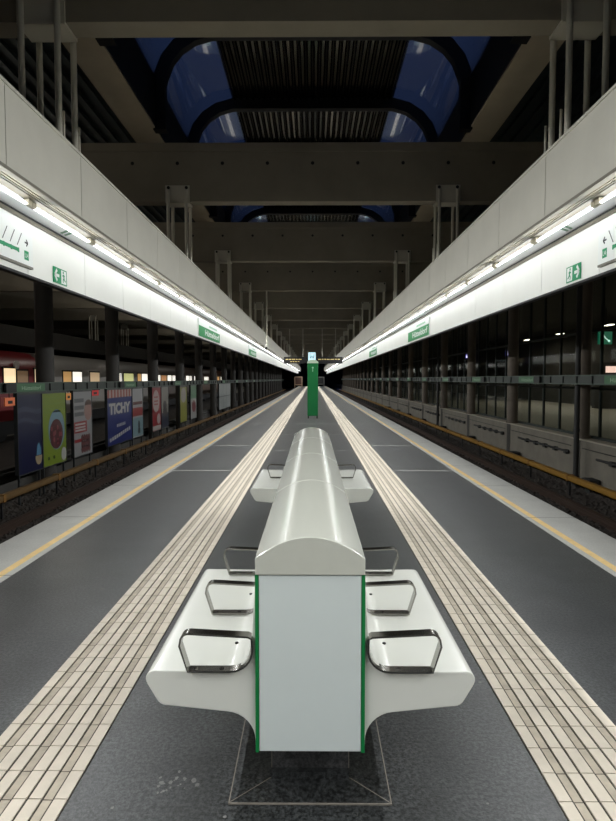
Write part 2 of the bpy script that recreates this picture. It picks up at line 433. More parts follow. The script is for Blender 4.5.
for s in (-1, 1):
    side = 'left' if s < 0 else 'right'
    for k in range(0, NB-1):
        o = hp if first else copy_tree(hp); first = False
        o.location = (s*2.70, YB + PITCH*k, 0)
        tag(o, ('%s pale steel hanger from the near end, above the %s fascia' % (ORD[k], side)) if k < 9 else 'distant thin steel hanger above the far end of the %s fascia' % side, 'hanger', 'hangers above the %s fascia' % side)
# neighbouring canopy on the left
g = MB(); g.box(-13.05, -13.0, Y0, 120, 3.0, 3.82); g.box(-16, -13.05, Y0, 120, 3.0, 3.1)
struct(g.build('trim_20', M_hall), 'dark canopy edge over the neighbouring platform on the left', 'fascia')
for k, lab in ((5, 'steel hanger of the neighbouring canopy, seen between the first two left columns'), (6, 'steel hanger of the neighbouring canopy, seen right of the second left column')):
    o = copy_tree(hp); o.location = (-13.3, YB + PITCH*k, 0); tag(o, lab, 'hanger')

# ------------------------------------------------------------ signs on the lit boards
def exit_sign(s, Yc):
    side = 'left' if s < 0 else 'right'
    sh = Sheet(s, s*2.895, Yc, 2.585)
    g = MB(); Wd, H = .36, .175
    k = .9; d = lambda u: u*k if s < 0 else Wd - u*k
    sh.rect(g, 0, Wd, 0, H, 0, .008)
    o = g.build('exit_sign', M_signgreen)
    tag(o, 'green emergency exit sign with arrow and running figure on the %s lit board' % side, 'exit sign')
    g = MB(); e0, e1 = .008, .0095
    sh.line(g, (d(.03),.0875), (d(.165),.0875), .034, e0, e1)
    sh.line(g, (d(.035),.0885), (d(.10),.150), .034, e0, e1); sh.line(g, (d(.035),.0865), (d(.10),.027), .034, e0, e1)
    g.build('arrow', M_white, o)
    g = MB(); sh.rect(g, min(d(.225),d(.375)), max(d(.225),d(.375)), .012, H-.012, e0, e1); g.build('doorway', M_white, o)
    g = MB(); e0, e1 = .0095, .011
    sh.disc(g, d(.285), .142, .014, .015, e0, e1, n=12)
    for a, b, t in (((.29,.135),(.305,.085),.026),((.305,.09),(.275,.06),.018),((.275,.06),(.285,.03),.014),((.305,.085),(.335,.055),.016),((.335,.055),(.355,.05),.013),((.29,.13),(.26,.11),.012),((.295,.13),(.325,.115),.012)):
        sh.line(g, (d(a[0]),a[1]*.9), (d(b[0]),b[1]*.9), t, e0, e1)
    g.build('running_figure', M_signgreen, o)
exit_sign(-1, 6.74); exit_sign(1, 6.92)

def line_map(s, Yend):
    side = 'left' if s < 0 else 'right'
    Lm = 3.2
    # u=0 at the end seen in the picture, running away from it
    sh = Sheet(s, s*2.897, Yend, 2.64)
    d = (lambda u: -u) if s < 0 else (lambda u: u)
    o = empty('line_map', sh.o, 'long white line map with green route line on the %s lit board' % side, 'line map')
    sh = Sheet(s, 0, 0, 0)
    g = MB(); sh.rect(g, min(0,d(Lm)), max(0,d(Lm)), 0, .42, 0, .03); g.build('board', M_white, o)
    g = MB(); sh.rect(g, min(0,d(Lm)), max(0,d(Lm)), -.022, 0, 0, .034); g.build('bottom_rail', mat('sign_rail_grey', (120,118,108), .5, .3), o)
    g = MB(); e0, e1 = .03, .032
    sh.line(g, (d(.30),.12), (d(Lm-.1),.12), .035, e0, e1)
    for i in range(20): sh.rect(g, d(.30+i*.14)-.012, d(.30+i*.14)+.012, .095, .14, e0, e1+.001)
    g.build('route_line', M_signgreen, o)
    g = MB()
    for i in range(20):
        u = .30 + i*.14
        sh.line(g, (d(u+.02) if s < 0 else d(u), .165), (d(u-.07) if s < 0 else d(u-.09), .165+.13), .010, e0, e1)
    g.build('station_lettering', mat('map_grey_ink', (90,90,90), .6), o)
    g = MB(); u = .135
    sh.line(g, (d(u+.032),.22), (d(u-.032),.22), .015, e0, e1)
    sh.line(g, (d(u-.032),.22), (d(u),.252), .015, e0, e1); sh.line(g, (d(u-.032),.22), (d(u),.188), .015, e0, e1)
    g.build('arrow', M_black, o)
    g = MB(); sh.rect(g, d(.135)-.045, d(.135)+.045, .05, .14, e0, e1); b = g.build('line_badge', M_signgreen, o)
    g = MB(); sh.text(g, 'U4', d(.135)-.034, .072, .065, e1+.001, .068); g.build('badge_lettering', M_white, b)
line_map(-1, 6.2); line_map(1, 6.12)

def station_sign(s, ya, yb, lab):
    sh = Sheet(s, 0, 0, 0); Wd = abs(yb-ya)
    o = empty('station_sign', (s*2.897, (ya if s < 0 else yb), 2.60), lab, 'station sign')
    g = MB(); sh.rect(g, 0, Wd, 0, .44, 0, .03); g.build('board', M_white, o)
    g = MB(); sh.rect(g, .0, Wd, .0, .27, .03, .034); g.build('green_field', mat('station_green', (0, 140, 70), .45), o)
    g = MB(); sh.text(g, 'Hütteldorf', Wd*.25, .07, .21, .036, Wd*.70, bold=.006); g.build('lettering', M_white, o)
    g = MB(); sh.line(g, (Wd*.45,.35), (Wd*.85,.35), .05, .03, .032); g.build('direction_text', mat('sign_pale_green', (150,190,160), .5), o)
station_sign(-1, 15.2, 18.6, 'green and white station name sign, nearer one on the left board')
station_sign(1, 14.9, 18.1, 'green and white station name sign, nearer one on the right board')
station_sign(-1, 27.2, 30.6, 'green station name sign, farther one on the left board')
station_sign(1, 27.0, 30.4, 'green station name sign, farther one on the right board')

# ------------------------------------------------------------ bench
BY, BE, ML = 2.04, 6.74, 1.175
bench = empty('bench', (-.008, BY, 0), 'long white double-sided platform bench with arched cap and steel armrests', 'bench')
def part(g, name, m, parent=bench, **k):
    g.v = [(x, y - BY, z) for x, y, z in g.v]
    return g.build(name, m, parent, **k)
g = MB(); g.box(-.165, .165, BY+.02, BE-.02, .20, .83); part(g, 'core', M_bench)
g = MB(); g.box(-.178, .178, BY, BY+.018, .195, .822); part(g, 'end_panel', M_panel, bevel=.002)
for s in (-1, 1):
    g = MB(); g.box(s*.179, s*.191, BY-.002, BY+.03, .192, .825); part(g, 'edge_strip', M_green)
g = MB(); g.box(-.186, .186, BY+.001, BY+.02, .8225, .8275); part(g, 'shadow_gap', M_dark)
g = MB(); g.box(-.178, .178, BE-.018, BE, .195, .822); part(g, 'end_panel', M_panel)
arc = [(-.190,.825),(-.190,.884)]
for i in range(1, 24):
    t = -1 + 2*i/24; arc.append((.190*t, .884 + .074*(1 - t*t)))
arc += [(.190,.884),(.190,.825)]
for i in range(4):
    g = MB(); g.prism(arc, BY-.006 + i*ML + (.004 if i else 0), BY-.006+(i+1)*ML - .004); part(g, 'cap', M_cap, bevel=.003, smooth=True, seg=2)
def fillet(c, r, a0, a1, n=8): return [(c[0]+r*math.cos(math.radians(a0+(a1-a0)*k/n)), c[1]+r*math.sin(math.radians(a0+(a1-a0)*k/n))) for k in range(n+1)]
prof = [(.192,.80),(.185,.80),(.185,.205),(.193,.205)]
prof += fillet((.298,.225), .105, 180, 95, 8)                       # underside fillet
prof += [(.50,.352)] + fillet((.505,.392), .040, -85, -25, 4)
prof += [(.572,.428)] + fillet((.548,.448), .030, -20, 90, 6)
prof += [(.31,.476)] + fillet((.30,.566), .09, -88, -170, 7)
prof += [(.203,.62)]
def armrest_path():
    p = [(.435,.484),(.29,.484)]
    p += fillet((.285,.560), .075, -90, -185, 8)
    p += [(.212,.600)]
    p += [(.225,.607),(.43,.618)] + fillet((.432,.590), .028, 85, 0, 5)
    p += [(.463,.575)]
    return [(x - .009, z) for x, z in p]
for s in (-1, 1):
    for i in (0, 3):
        ya = BY + .012 + i*ML; yb = ya + 1.13
        g = MB(); g.prism([(s*x, z) for x, z in prof], ya, yb); st = part(g, 'seat', M_bench, bevel=.008, smooth=True, seg=3)
        for yy in ((ya-.022, ya+.494, ya+1.022) if i == 0 else (ya+.56,)):
            g = MB(); g.strip([(s*x, z) for x, z in armrest_path()], .007, yy, yy+.042, closed=True)
            for sx in (.31, .40): g.cyl((s*sx, yy+.021, .487), (s*sx, yy+.021, .4895), .008, 8)
            part(g, 'armrest', M_steel, st, smooth=True)
        g = MB()
        for yy in (ya+.22, ya+.75): g.cyl((s*.285, yy, .476), (s*.285, yy, .482), .007, 8)
        part(g, 'screw', M_dark, st)
    g = MB()
    g.box(s*.165, s*.189, BY+.03+ML, BY+3*ML-.01, .205, .82)
    part(g, 'side_panel', M_bench, bevel=.004)
for i in (0, 3):
    y = BY + .16 + i*ML + (.1 if i else 0)
    g = MB(); g.box(-.145, .145, y, y+.85, .0, .21); pl = part(g, 'plinth', M_plinth)
    g = MB(); g.box(-.285, .285, y-.155, y+.95, -.002, .004)
    g.box(-.145, .145, y-.028, y, .004, .03)
    part(g, 'base_plate', M_floor, pl)
    g = MB()
    g.box(-.287, .287, y-.160, y-.155, .0, .0048); 
    for s in (-1, 1):
        g.box(s*.285, s*.289, y-.16, y+.95, 0, .0048)
        sh = Sheet(0, 0, 0, 0); a = (s*.285, y-.155); b = (s*.147, y-.02); t = .0025
        g.add([(a[0]-t,a[1],.0052),(a[0]+t,a[1],.0052),(b[0]+t,b[1],.0052),(b[0]-t,b[1],.0052)], [(0,1,2,3)])
        g.box(s*.1445, s*.1465, y-.002, y+.003, .03, .2)
    part(g, 'mortar_line', mat('mortar_pale', (128,122,112), .7), pl)

# ------------------------------------------------------------ green pillar
pil = empty('help_pillar', (.008, 22.9, 0), 'tall green information pillar standing on the platform behind the bench', 'pillar')
g = MB(); g.box(-.20, .20, -.17, .17, .10, 2.10); g.build('body', mat('pillar_green', (12, 108, 54), .4), pil, bevel=.015)
g = MB(); g.prism([(-.21,2.10),(.21,2.10),(.21,2.14)]+[(.20*math.cos(t*PI/8), 2.14+.09*math.sin(t*PI/8)) for t in range(1,8)]+[(-.21,2.14)], -.18, .18); g.build('cap', mat('pillar_cap', (190,206,184), .4), pil)
g = MB()
for sx in (-1, 1):
    for sy in (-1, 1): g.box(sx*.14, sx*.19, sy*.11, sy*.15, 0, .10)
g.build('foot', M_dark, pil)
g = MB(); g.cyl((0,-.172,1.93),(0,-.18,1.93),.035,12); g.box(-.012,.012,-.18,-.17,1.78,1.90); g.build('call_button', mat('button_pale', (150,200,160), .4), pil)

# ------------------------------------------------------------ hanging destination sign
YS = YB + PITCH*6 + .15
hs = empty('hanging_sign', (0, YS, 2.6), 'dark hanging destination sign with yellow lettering across the platform', 'sign')
for x0, x1, nm in ((-2.03, -.60, 'board'), (.26, 2.12, 'board')):
    g = MB(); g.box(x0, x1, -.10, .10, 0, .46); b = g.build(nm, M_black, hs)
    sh = Sheet(0, 0, -.10, 0); g = MB()
    x = x0 + .14
    while x < x1 - .3:
        w = random.uniform(.12, .3)
        sh.rect(g, x, min(x+w, x1-.1),   .26, .32, 0, .006); x += w + .05
    if x0 < 0:
        x = x0 + .45
        while x < x1 - .3:
            w = random.uniform(.1, .2); sh.rect(g, x, x+w, .11, .15, 0, .006); x += w + .05
    g.build('led_text', emit('led_amber', (215, 190, 120), .2), b)
g = MB(); g.box(-.60, .26, -.08, .08, .04, .42); g.build('centre_box', M_black, hs)
g = MB(); g.box(-.30, .22, -.14, .14, .20, .78); b = g.build('light_box', emit('light_box_pale', (190, 225, 232), .8), hs)
sh = Sheet(0, 0, -.141, 0); g = MB(); 
sh.line(g, (-.18,.62), (-.13,.36), .035, 0, .004); sh.line(g, (-.13,.36), (-.04,.55), .035, 0, .004); sh.line(g, (-.04,.55), (.05,.36), .035, 0, .004); sh.line(g, (.05,.36), (.10,.62), .035, 0, .004)
g.build('symbol', mat('symbol_teal', (40,100,120), .5), b)
for x in (-1.62, -.68, .68, 1.62):
    g = MB(); g.cyl((x, 0, .44), (x, 0, 2.45), .018, 8); g.build('rod', M_rod, hs)

# surveillance camera on its pole
yc = YB + PITCH*3 + .15
cc = empty('surveillance_camera', (-1.86, yc, 2.7), 'white surveillance camera on a long pole below the fourth roof beam', 'camera')
g = MB(); g.cyl((0,0,.12),(0,0,2.36),.028,8); g.build('pole', M_rod, cc)
g = MB(); g.cyl((0,.06,.12),(0,-.24,.05),.075,12); g.box(-.06,.06,-.05,.05,.08,.2); g.build('housing', mat('camera_shell', (200,198,188), .4), cc)
g = MB(); g.cyl((0,-.235,.05),(0,-.27,.042),.05,12); g.build('lens', M_black, cc)

# barrier gates at the far end
for x, y, lab, red in ((-2.35, 100, 'pale framed gate with a reddish panel at the far left end of the platform', True), (1.55, 112, 'dark framed gate at the far right end of the platform', False)):
    o = empty('end_gate', (x, y, 0), lab, 'gate')
    fm = mat('gate_frame_pale', (200,170,140), .5) if red else mat('gate_frame_grey', (120,120,115), .5)
    g = MB()
    for sx in (-.6, .6): g.box(sx-.05, sx+.05, -.05, .05, 0, 1.9)
    g.box(-.6, .6, -.05, .05, 1.8, 1.9); g.box(-.6,.6,-.05,.05,.5,.6); g.build('frame', fm, o)
    g = MB(); g.box(-.55,.55,-.02,.02,.6,1.8); g.build('panel', mat('gate_panel_red', (84,58,48), .6) if red else M_black, o)

# ------------------------------------------------------------ columns
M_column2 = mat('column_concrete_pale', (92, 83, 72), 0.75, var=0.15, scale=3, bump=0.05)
for s in (-1, 1):
    side = 'left' if s < 0 else 'right'; cp = None
    for k in range(23):
        if cp is None:
            rr = .20 if s < 0 else .165
            g = MB(); g.cyl((0,0,-1.05 if s < 0 else .10),(0,0,4.7), rr, 24); g.box(-.20,.20,-.22,.22,4.55,4.7)
            if s > 0: g.cyl((0,0,.10),(0,0,.16), rr+.03, 24)
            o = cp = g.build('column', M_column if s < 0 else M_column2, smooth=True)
        else: o = cp.copy(); COL.objects.link(o)
        o.location = (-6.16, 13.8 + 4.68*k, 0) if s < 0 else (6.40, 14.25 + 5.0*k, 0)
        if k == 0: lab = 'round concrete column nearest the viewer beyond the %s track' % side
        elif k < 10: lab = '%s round concrete column from the near end beyond the %s track' % (ORD[k], side)
        else: lab = 'distant round concrete column in the far row beyond the %s track' % side
        tag(o, lab, 'column', 'columns beyond the %s track' % side)

# ------------------------------------------------------------ right side: parapet, screen, concourse
g = MB(); g.box(6.30, 6.70, Y0, 130, -1.05, .07); g.box(6.27, 6.72, Y0, 130, .07, .10, 1)
y = 14.25 - 5
while y < 126: g.box(6.29, 6.31, y-.16, y+.16, -1.05, .07, 2); y += 5.0
struct(g.build('wall_parapet', [M_parapet, mat('parapet_cap', (150,142,126), .5), mat('parapet_recess', (46,43,38), .8)]), 'low concrete parapet wall beyond the right track', 'wall')
g = MB(); g.box(6.72, 15.5, Y0, 168, -.2, 0.02); struct(g.build('concourse_floor', M_conc_floor), 'dimly lit concourse floor behind the glazed screen on the right', 'floor')
g = MB(); g.box(6.72, 15.5, Y0, 130, 4.45, 4.55); struct(g.build('concourse_ceiling', M_hall), 'dark ceiling over the concourse on the right', 'ceiling')
win = bpy.data.objects.new('window_1', None); COL.objects.link(win); struct(win, 'long glazed screen on the parapet beyond the right track', 'window')
g = MB(); y = 8.2; k = 0
while y < 126:
    g.box(6.60, 6.66, y-.025, y+.025, .10, 4.7); y += 1.13; k += 1
for z in (.10, 1.25, 2.6, 4.4): g.box(6.60, 6.66, Y0, 126, z, z+.06)
g.build('window_frame', mat('mullion_dark_green', (30,38,34), .5, .2), win)
g = MB(); g.box(6.628, 6.632, Y0, 126, .12, 4.5); g.build('pane', M_win, win)
for y, lab in ((13.75, 'dark drain pipe beside the near right column'), (29.0, 'dark drain pipe beside a farther right column')):
    g = MB(); g.cyl((6.05,y,-.95),(6.05,y,4.7),.06,10); g.cyl((6.05,y,-.95),(6.05,y,-.7),.085,10); g.cyl((6.05,y,.3),(6.05,y,.36),.075,10)
    tag(g.build('drain_pipe', M_cable, smooth=True), lab, 'pipe')
for k in range(-1, 22):
    y0c = 14.25 + 5.0*k + .30; Lc = 5.0 - .6
    ct = empty('cable_run', (6.245, y0c, -.27), ('%s black cable run from the near end, clipped on the right parapet' % ORD[k+1]) if k < 8 else 'distant black cable run clipped on the right parapet', 'cable', 'cable runs on the right parapet')
    g = MB(); g.cyl((0,.05,0),(0,Lc*.82,0),.028,8); g.build('cable', M_cable, ct)
    g = MB(); g.cyl((.03,.0,.16),(.03,Lc,.16),.010,6); g.build('thin_cable', M_cable, ct)
    for q in range(5 if k < 5 else 0): g = MB(); g.box(-.03,.055, .15+q*.68, .30+q*.68, -.06, .04); g.build('clip', M_cable, ct)
for k in range(8):
    g = MB(); y = 13.0 + 5.0*k; g.box(6.02, 6.26, y, y+.38, -.90, -.70); g.box(6.06,6.22,y+.06,y+.32,-1.05,-.90)
    tag(g.build('junction_box', M_cable, bevel=.015), '%s black junction box from the near end at the foot of the right parapet' % ORD[k], 'junction box', 'junction boxes along the right parapet')
# concourse lamps and signs
cl = bpy.data.lights.new('concourse_light', 'AREA'); cl.shape = 'RECTANGLE'; cl.size = .2; cl.size_y = .64; cl.energy = 46; cl.color = (1, .92, .78)
for k, y in enumerate((11.5, 17, 22.3, 27.6, 33, 38)):
    labs = {3: 'ceiling lamp above the green telephone sign', 4: 'small ceiling lamp, middle one of three seen through the right screen', 5: 'ceiling lamp farthest left of the three bright ones behind the right screen'}
    o = empty('ceiling_lamp', (13.5, y, 3.97), labs.get(k, 'distant ceiling lamp deep in the right concourse' if k > 5 else 'near ceiling lamp of the right concourse past the edge of view'), 'lamp', 'concourse ceiling lamps')
    g = MB(); g.box(-.13,.13,-.35,.35,.0,.10); g.build('housing', M_black, o)
    g = MB(); g.box(-.10,.10,-.32,.32,-.03,.0); g.build('diffuser', emit('concourse_lamp', (255,246,228), 6.0), o)
    g = MB(); g.cyl((0,0,.10),(0,0,.47),.015,6); g.build('stem', M_black, o)
    lo = bpy.data.objects.new('concourse_light', cl); COL.objects.link(lo); lo.parent = o; lo.location = (0,0,-.04)
o = empty('telephone_sign', (12.2, 25.2, 2.95), 'green illuminated telephone sign glimpsed through the right screen', 'sign')
g = MB(); g.box(-.30,.25,-.06,.06,0,.52); g.build('box', emit('phone_sign_green', (10,110,84), .55), o)
g = MB(); sh = Sheet(0,0,-.06,0); sh.line(g,(-.13,.38),(-.02,.24),.05,0,.006); sh.line(g,(-.02,.24),(.12,.13),.05,0,.006); sh.disc(g,-.14,.39,.05,.05,0,.006,n=10); sh.disc(g,.12,.13,.05,.05,0,.006,n=10)
g.build('handset_symbol', emit('phone_sign_white', (200,236,230), .9), o)
g = MB(); g.cyl((0,0,.52),(0,0,1.5),.015,6); g.build('rod', M_black, o)
o = empty('lit_kiosk', (14.9, 30.4, 0.02), 'small kiosk with a lit pinkish window in the right concourse', 'kiosk')
g = MB(); g.box(-.6,.6,-.4,.4,0,2.3); g.build('body', M_hall, o)
g = MB(); g.box(-.33,.33,-.42,-.40,1.80,2.12); g.build('lit_window', emit('kiosk_light', (255,214,206), 1.2), o)
for x, y, z, lab, w in ((14.4, 44.5, 3.2, 'small blue and white sign behind the third right column', .36), (15.0, 58, 3.5, 'tiny blue and white sign left of the third right column', .6)):
    o = empty('platform_sign', (x, y, z), lab, 'sign')
    g = MB(); g.box(-w/2,w/2,-.05,.05,0,.40); g.build('box', emit('sign_blue', (70,70,190), .6), o)
    g = MB(); g.box(-w/2+.06,-w/2+.16,-.056,-.05,.06,.34); g.box(-w/2+.06,w/2-.05,-.056,-.05,.06,.16); g.build('symbol', emit('sign_blue_white', (230,225,255), 1.1), o)
    g = MB(); g.cyl((0,0,.4),(0,0,4.45-z),.015,6); g.build('rod', M_black, o)

# ------------------------------------------------------------ third rail covers
for s in (-1, 1):
    side = 'left' if s < 0 else 'right'
    o = empty('third_rail_cover', (s*5.62, 8, -.64), 'yellow third rail cover running along the %s track' % side, 'rail cover')
    g = MB(); g.prism([(-.05,-.07),(.05,-.07),(.065,-.03),(.065,.03),(.04,.05),(-.04,.05),(-.065,.03),(-.065,-.03)], -6, 118); g.build('cover', M_cover if s > 0 else mat('third_rail_cover_worn', (92, 68, 32), .6, var=.2, scale=4), o)
    g = MB(); g.box(-.072,.072,0,.09,-.08,.06); g.box(-.02,.02,.03,.06,-.41,-.08, 1)
    c0 = g.build('clamp', [mat('clamp_yellow', (120,84,30), .6), M_black], o); c0.location = (0, .3, 0)
    for q in range(1, 39): c = c0.copy(); COL.objects.link(c); c.parent = o; c.location = (0, .3 + 2.35*q, 0)

# ------------------------------------------------------------ name bands and plates
def band(s, z0, z1, X):
    side = 'left' if s < 0 else 'right'
    o = empty('name_band', (s*X, 8, z0), 'green steel band carrying station name plates along the %s column row' % side, 'name band')
    h = z1 - z0
    g = MB(); g.box(-.02,.02,-3,116,0.02,h-.02); g.build('web', mat('band_web', (38,46,40), .55), o)
    g = MB(); g.box(-.06,.06,-3,116,0,.025); g.box(-.06,.06,-3,116,h-.025,h); g.build('flange', M_band, o)
    g = MB(); g.box(-.045,.045,0,.03,0,h); c0 = g.build('stiffener', M_black, o); c0.location = (0, -.5, 0)
    for q in range(1, 98): c = c0.copy(); COL.objects.link(c); c.parent = o; c.location = (0, -.5 + .74*q, 0)
    for k in range(14):
        sh = Sheet(s, -s*.045, 0, 0)
        ya = (3.8 + 6.8*k) if s < 0 else (2.9 + 5.0*k)
        sh.o = (-s*.045, ya, 0); u0, u1 = (0, 1.3) if s < 0 else (-1.2, 0)
        g = MB(); sh.rect(g, u0, u1, .025, h-.025, 0, .02); p = g.build('name_plate', M_plate, o)
        g = MB(); sh.text(g, 'Hütteldorf', u0+.25, .058, .115, .022, .85); g.build('lettering', mat('plate_lettering', (150,172,148), .5), p)
        g = MB(); sh.rect(g, u1+.02 if s > 0 else u0-.42, u1+.42 if s > 0 else u0-.02, .02, h-.02, 0, .05); g.build('speaker_box', M_black, o)
band(-1, 1.22, 1.43, 5.92); band(1, 1.38, 1.59, 5.92)

# ------------------------------------------------------------ left side low wall, conduits, posters
g = MB(); g.box(-6.62, -6.45, Y0, 130, -1.05, -.40); struct(g.build('wall_kerb', mat('low_wall_dark', (58,56,52), .9, var=.2, scale=2)), 'low dark wall behind the posters beyond the left track', 'wall')
for z, lab in ((-.50, 'upper dark conduit along the low wall on the left'), (-.62, 'lower dark conduit along the low wall on the left')):
    g = MB(); g.cyl((-6.40,6,z),(-6.40,118,z),.045,8); tag(g.build('conduit', M_cable), lab, 'conduit')

PX = -6.02 + .16
def Yp(px): return 600*5.86/(312.5-px) - .07
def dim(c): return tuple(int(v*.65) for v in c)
def poster(px0, px1, lab, paint, base):
    ya, yb = Yp(px0), Yp(px1); Wd = yb - ya
    o = empty('poster_board', (-5.86, ya, -.45), lab, 'poster', None)
    sh = Sheet(-1, 0, 0, 0)
    g = MB(); sh.rect(g, 0.01, Wd-.01, 0, 1.65, -.06, 0); g.build('panel', base, o)
    g = MB()
    for u0, u1, v0, v1 in ((0,.02,0,1.65),(Wd-.02,Wd,0,1.65),(0,Wd,0,.02),(0,Wd,1.63,1.67)): sh.rect(g, u0, u1, v0, v1, -.065, .012)
    for u in (.1, Wd-.1): sh.rect(g, u-.02, u+.02, -.6, 0, -.06, -.02)
    g.build('frame', mat('poster_frame', (60,62,62), .4, .5), o)
    def layer(name, col, fn, d=.002):
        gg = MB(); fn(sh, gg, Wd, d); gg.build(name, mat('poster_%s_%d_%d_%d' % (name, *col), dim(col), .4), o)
    paint(layer)
def p_navy(L):
    for v, t, a in ((1.30,.10,.04),(1.08,.07,.05)):
        def wave(sh, g, W, d):
            us = [.03+i*(W-.06)/8 for i in range(9)]; vs = [v+a*math.sin(i*.7) for i in range(9)]
            sh.poly(g, list(zip(us, [q-t/2 for q in vs])) + list(zip(us[::-1], [q+t/2 for q in vs[::-1]])), 0, d)
        L('wave_band', (62,72,104), wave)
    L('emblem_base', (214,190,150), lambda sh,g,W,d: sh.disc(g, W-.19, .32, .16, .20, 0, d, n=14, a0=PI, a1=2*PI))
    L('emblem_drop', (110,176,214), lambda sh,g,W,d: sh.poly(g, [(W-.30,.33),(W-.07,.33),(W-.10,.48),(W-.17,.60),(W-.25,.54)], 0, d))
def p_lime(L):
    L('streak', (146,176,60), lambda sh,g,W,d: [sh.rect(g, .04, W-.04, v, v+.03, 0, d) for v in (1.5,1.38,1.28,1.2)])
    L('photo_sky', (150,190,205), lambda sh,g,W,d: sh.disc(g, W*.58, .80, W*.34, .46, 0, d, n=28))
    def berries(sh, g, W, d):
        random.seed(3); sh.disc(g, W*.56, .70, W*.28, .34, 0, d+.001, n=24)
    L('photo_subject', (104,44,46), berries)
    L('photo_detail', (170,84,92), lambda sh,g,W,d: [sh.disc(g, W*.56+random.uniform(-.2,.2)*W, .7+random.uniform(-.22,.2), .05, .06, 0, d+.002, n=8) for _ in range(9)])
    L('badge', (222,222,214), lambda sh,g,W,d: sh.disc(g, W-.17, .20, .14, .16, 0, d+.001, n=18))
    L('small_mark', (40,70,30), lambda sh,g,W,d: [sh.rect(g, u, u+.09, .15, .22, 0, d) for u in (W*.2, W*.42)])
def p_portrait(L):
    L('grey_text', (118,120,122), lambda sh,g,W,d: [sh.rect(g, .1, W*.55, v, v+.10, 0, d) for v in (1.36,1.18,1.02)])
    L('face', (196,150,138), lambda sh,g,W,d: sh.disc(g, W*.78, 1.12, W*.2, .24, 0, d, n=16))
    L('hair', (110,76,66), lambda sh,g,W,d: sh.disc(g, W*.80, 1.28, W*.19, .14, 0, d+.001, n=14, a0=0, a1=PI))
    L('red_field', (186,34,40), lambda sh,g,W,d: (sh.rect(g, .06, W*.7, .60, .88, 0, d), sh.rect(g, .06, W*.45, .36, .44, 0, d)))
    L('crowd', (120,66,66), lambda sh,g,W,d: [sh.disc(g, W*(.45+.12*(i%4)), .16+.14*(i//4), .08, .10, 0, d+.001, n=8) for i in range(12)])
    L('pale_text', (226,220,216), lambda sh,g,W,d: [sh.rect(g, .12, W*.62, v, v+.045, 0, d+.001) for v in (.79,.71,.64)])
def p_tichy(L):
    L('white_stripe', (226,206,196), lambda sh,g,W,d: sh.rect(g, .03, W-.03, 1.40, 1.63, 0, d))
    L('red_stripe', (196,72,52), lambda sh,g,W,d: [sh.rect(g, .06+i*(W-.1)/8, .06+(i+.5)*(W-.1)/8, 1.40, 1.63, 0, d+.001) for i in range(8)])
    L('headline', (232,228,220), lambda sh,g,W,d: sh.text(g, 'TICHY', .16, .93, .42, d, W-.34, bold=.022))
    L('small_line', (214,214,220), lambda sh,g,W,d: [sh.line(g, (W*.36+i*.14, .55+i*.006), (W*.36+i*.14+.10, .555+i*.006), .09, 0, d) for i in range(6)])
    L('slogan', (214,214,220), lambda sh,g,W,d: [sh.line(g, (.2+i*.2, .16+i*.024), (.2+i*.2+.15, .18+i*.024), .11, 0, d) for i in range(10)])
def p_mixed(L):
    L('title', (120,60,60), lambda sh,g,W,d: sh.rect(g, .1, W-.1, 1.1, 1.2, 0, d))
    L('red_box', (176,44,40), lambda sh,g,W,d: sh.rect(g, .06, W-.06, .72, 1.0, 0, d))
    L('cyan_field', (150,184,190), lambda sh,g,W,d: sh.rect(g, .03, W-.03, .05, .66, 0, d))
    L('figure', (50,56,60), lambda sh,g,W,d: (sh.disc(g, W*.6, .42, .1, .14, 0, d+.001), sh.rect(g, W*.5, W*.7, .12, .3, 0, d+.001)))
def p_red(L):
    L('white_disc', (226,206,200), lambda sh,g,W,d: (sh.disc(g, W*.45, 1.12, W*.36, .42, 0, d), sh.disc(g, W*.72, .45, W*.2, .2, 0, d)))
    L('pale_foot', (222,214,206), lambda sh,g,W,d: sh.rect(g, .04, W-.04, .04, .20, 0, d))
    L('red_text', (190,30,40), lambda sh,g,W,d: [sh.rect(g, W*.25, W*.65, v, v+.05, 0, d+.001) for v in (1.25,1.1,.98)])
def p_blue(L):
    L('dark_foot', (34,46,72), lambda sh,g,W,d: sh.rect(g, .03, W-.03, .04, .62, 0, d))
    L('figure', (70,66,64), lambda sh,g,W,d: (sh.disc(g, W*.5, .9, W*.22, .2, 0, d), sh.rect(g, W*.25, W*.75, .5, .78, 0, d+.001)))
def p_lemon(L):
    L('pale_disc', (206,196,190), lambda sh,g,W,d: sh.disc(g, W*.5, 1.22, W*.36, .34, 0, d))
    L('dark_top', (74,66,60), lambda sh,g,W,d: sh.rect(g, .03, W-.03, 1.58, 1.63, 0, d))
def p_mint(L):
    L('mint_top', (120,170,130), lambda sh,g,W,d: sh.rect(g, .03, W-.03, 1.0, 1.62, 0, d))
    L('red_figure', (150,60,66), lambda sh,g,W,d: sh.disc(g, W*.55, .62, W*.3, .3, 0, d))
def p_grid(L):
    L('grid_line', (110,116,112), lambda sh,g,W,d: ([sh.rect(g, W*k-.02, W*k+.02, .02, 1.63, 0, d) for k in (.33,.66)], sh.rect(g, .02, W-.02, .80, .85, 0, d+.001)))
poster(17, 42, 'dark navy poster with a small blue emblem, leftmost board beyond the left track', p_navy, mat('print_navy', dim((18,24,74)), .35))
poster(42, 66, 'lime green poster with an oval photo beyond the left track', p_lime, mat('print_lime', dim((150,176,40)), .4))
poster(73, 92, 'grey poster with a face and red text panel beyond the left track', p_portrait, mat('print_grey', dim((186,186,186)), .4))
poster(107, 132, 'wide blue poster with big white letters and a red and white striped top', p_tichy, mat('print_blue', dim((24,44,128)), .4))
poster(132.2, 143, 'white and pale blue poster directly right of the blue striped one', p_mixed, mat('print_white', dim((200,200,200)), .4))
poster(152, 161, 'red poster with large white discs beyond the left track', p_red, mat('print_red', dim((178,22,34)), .4))
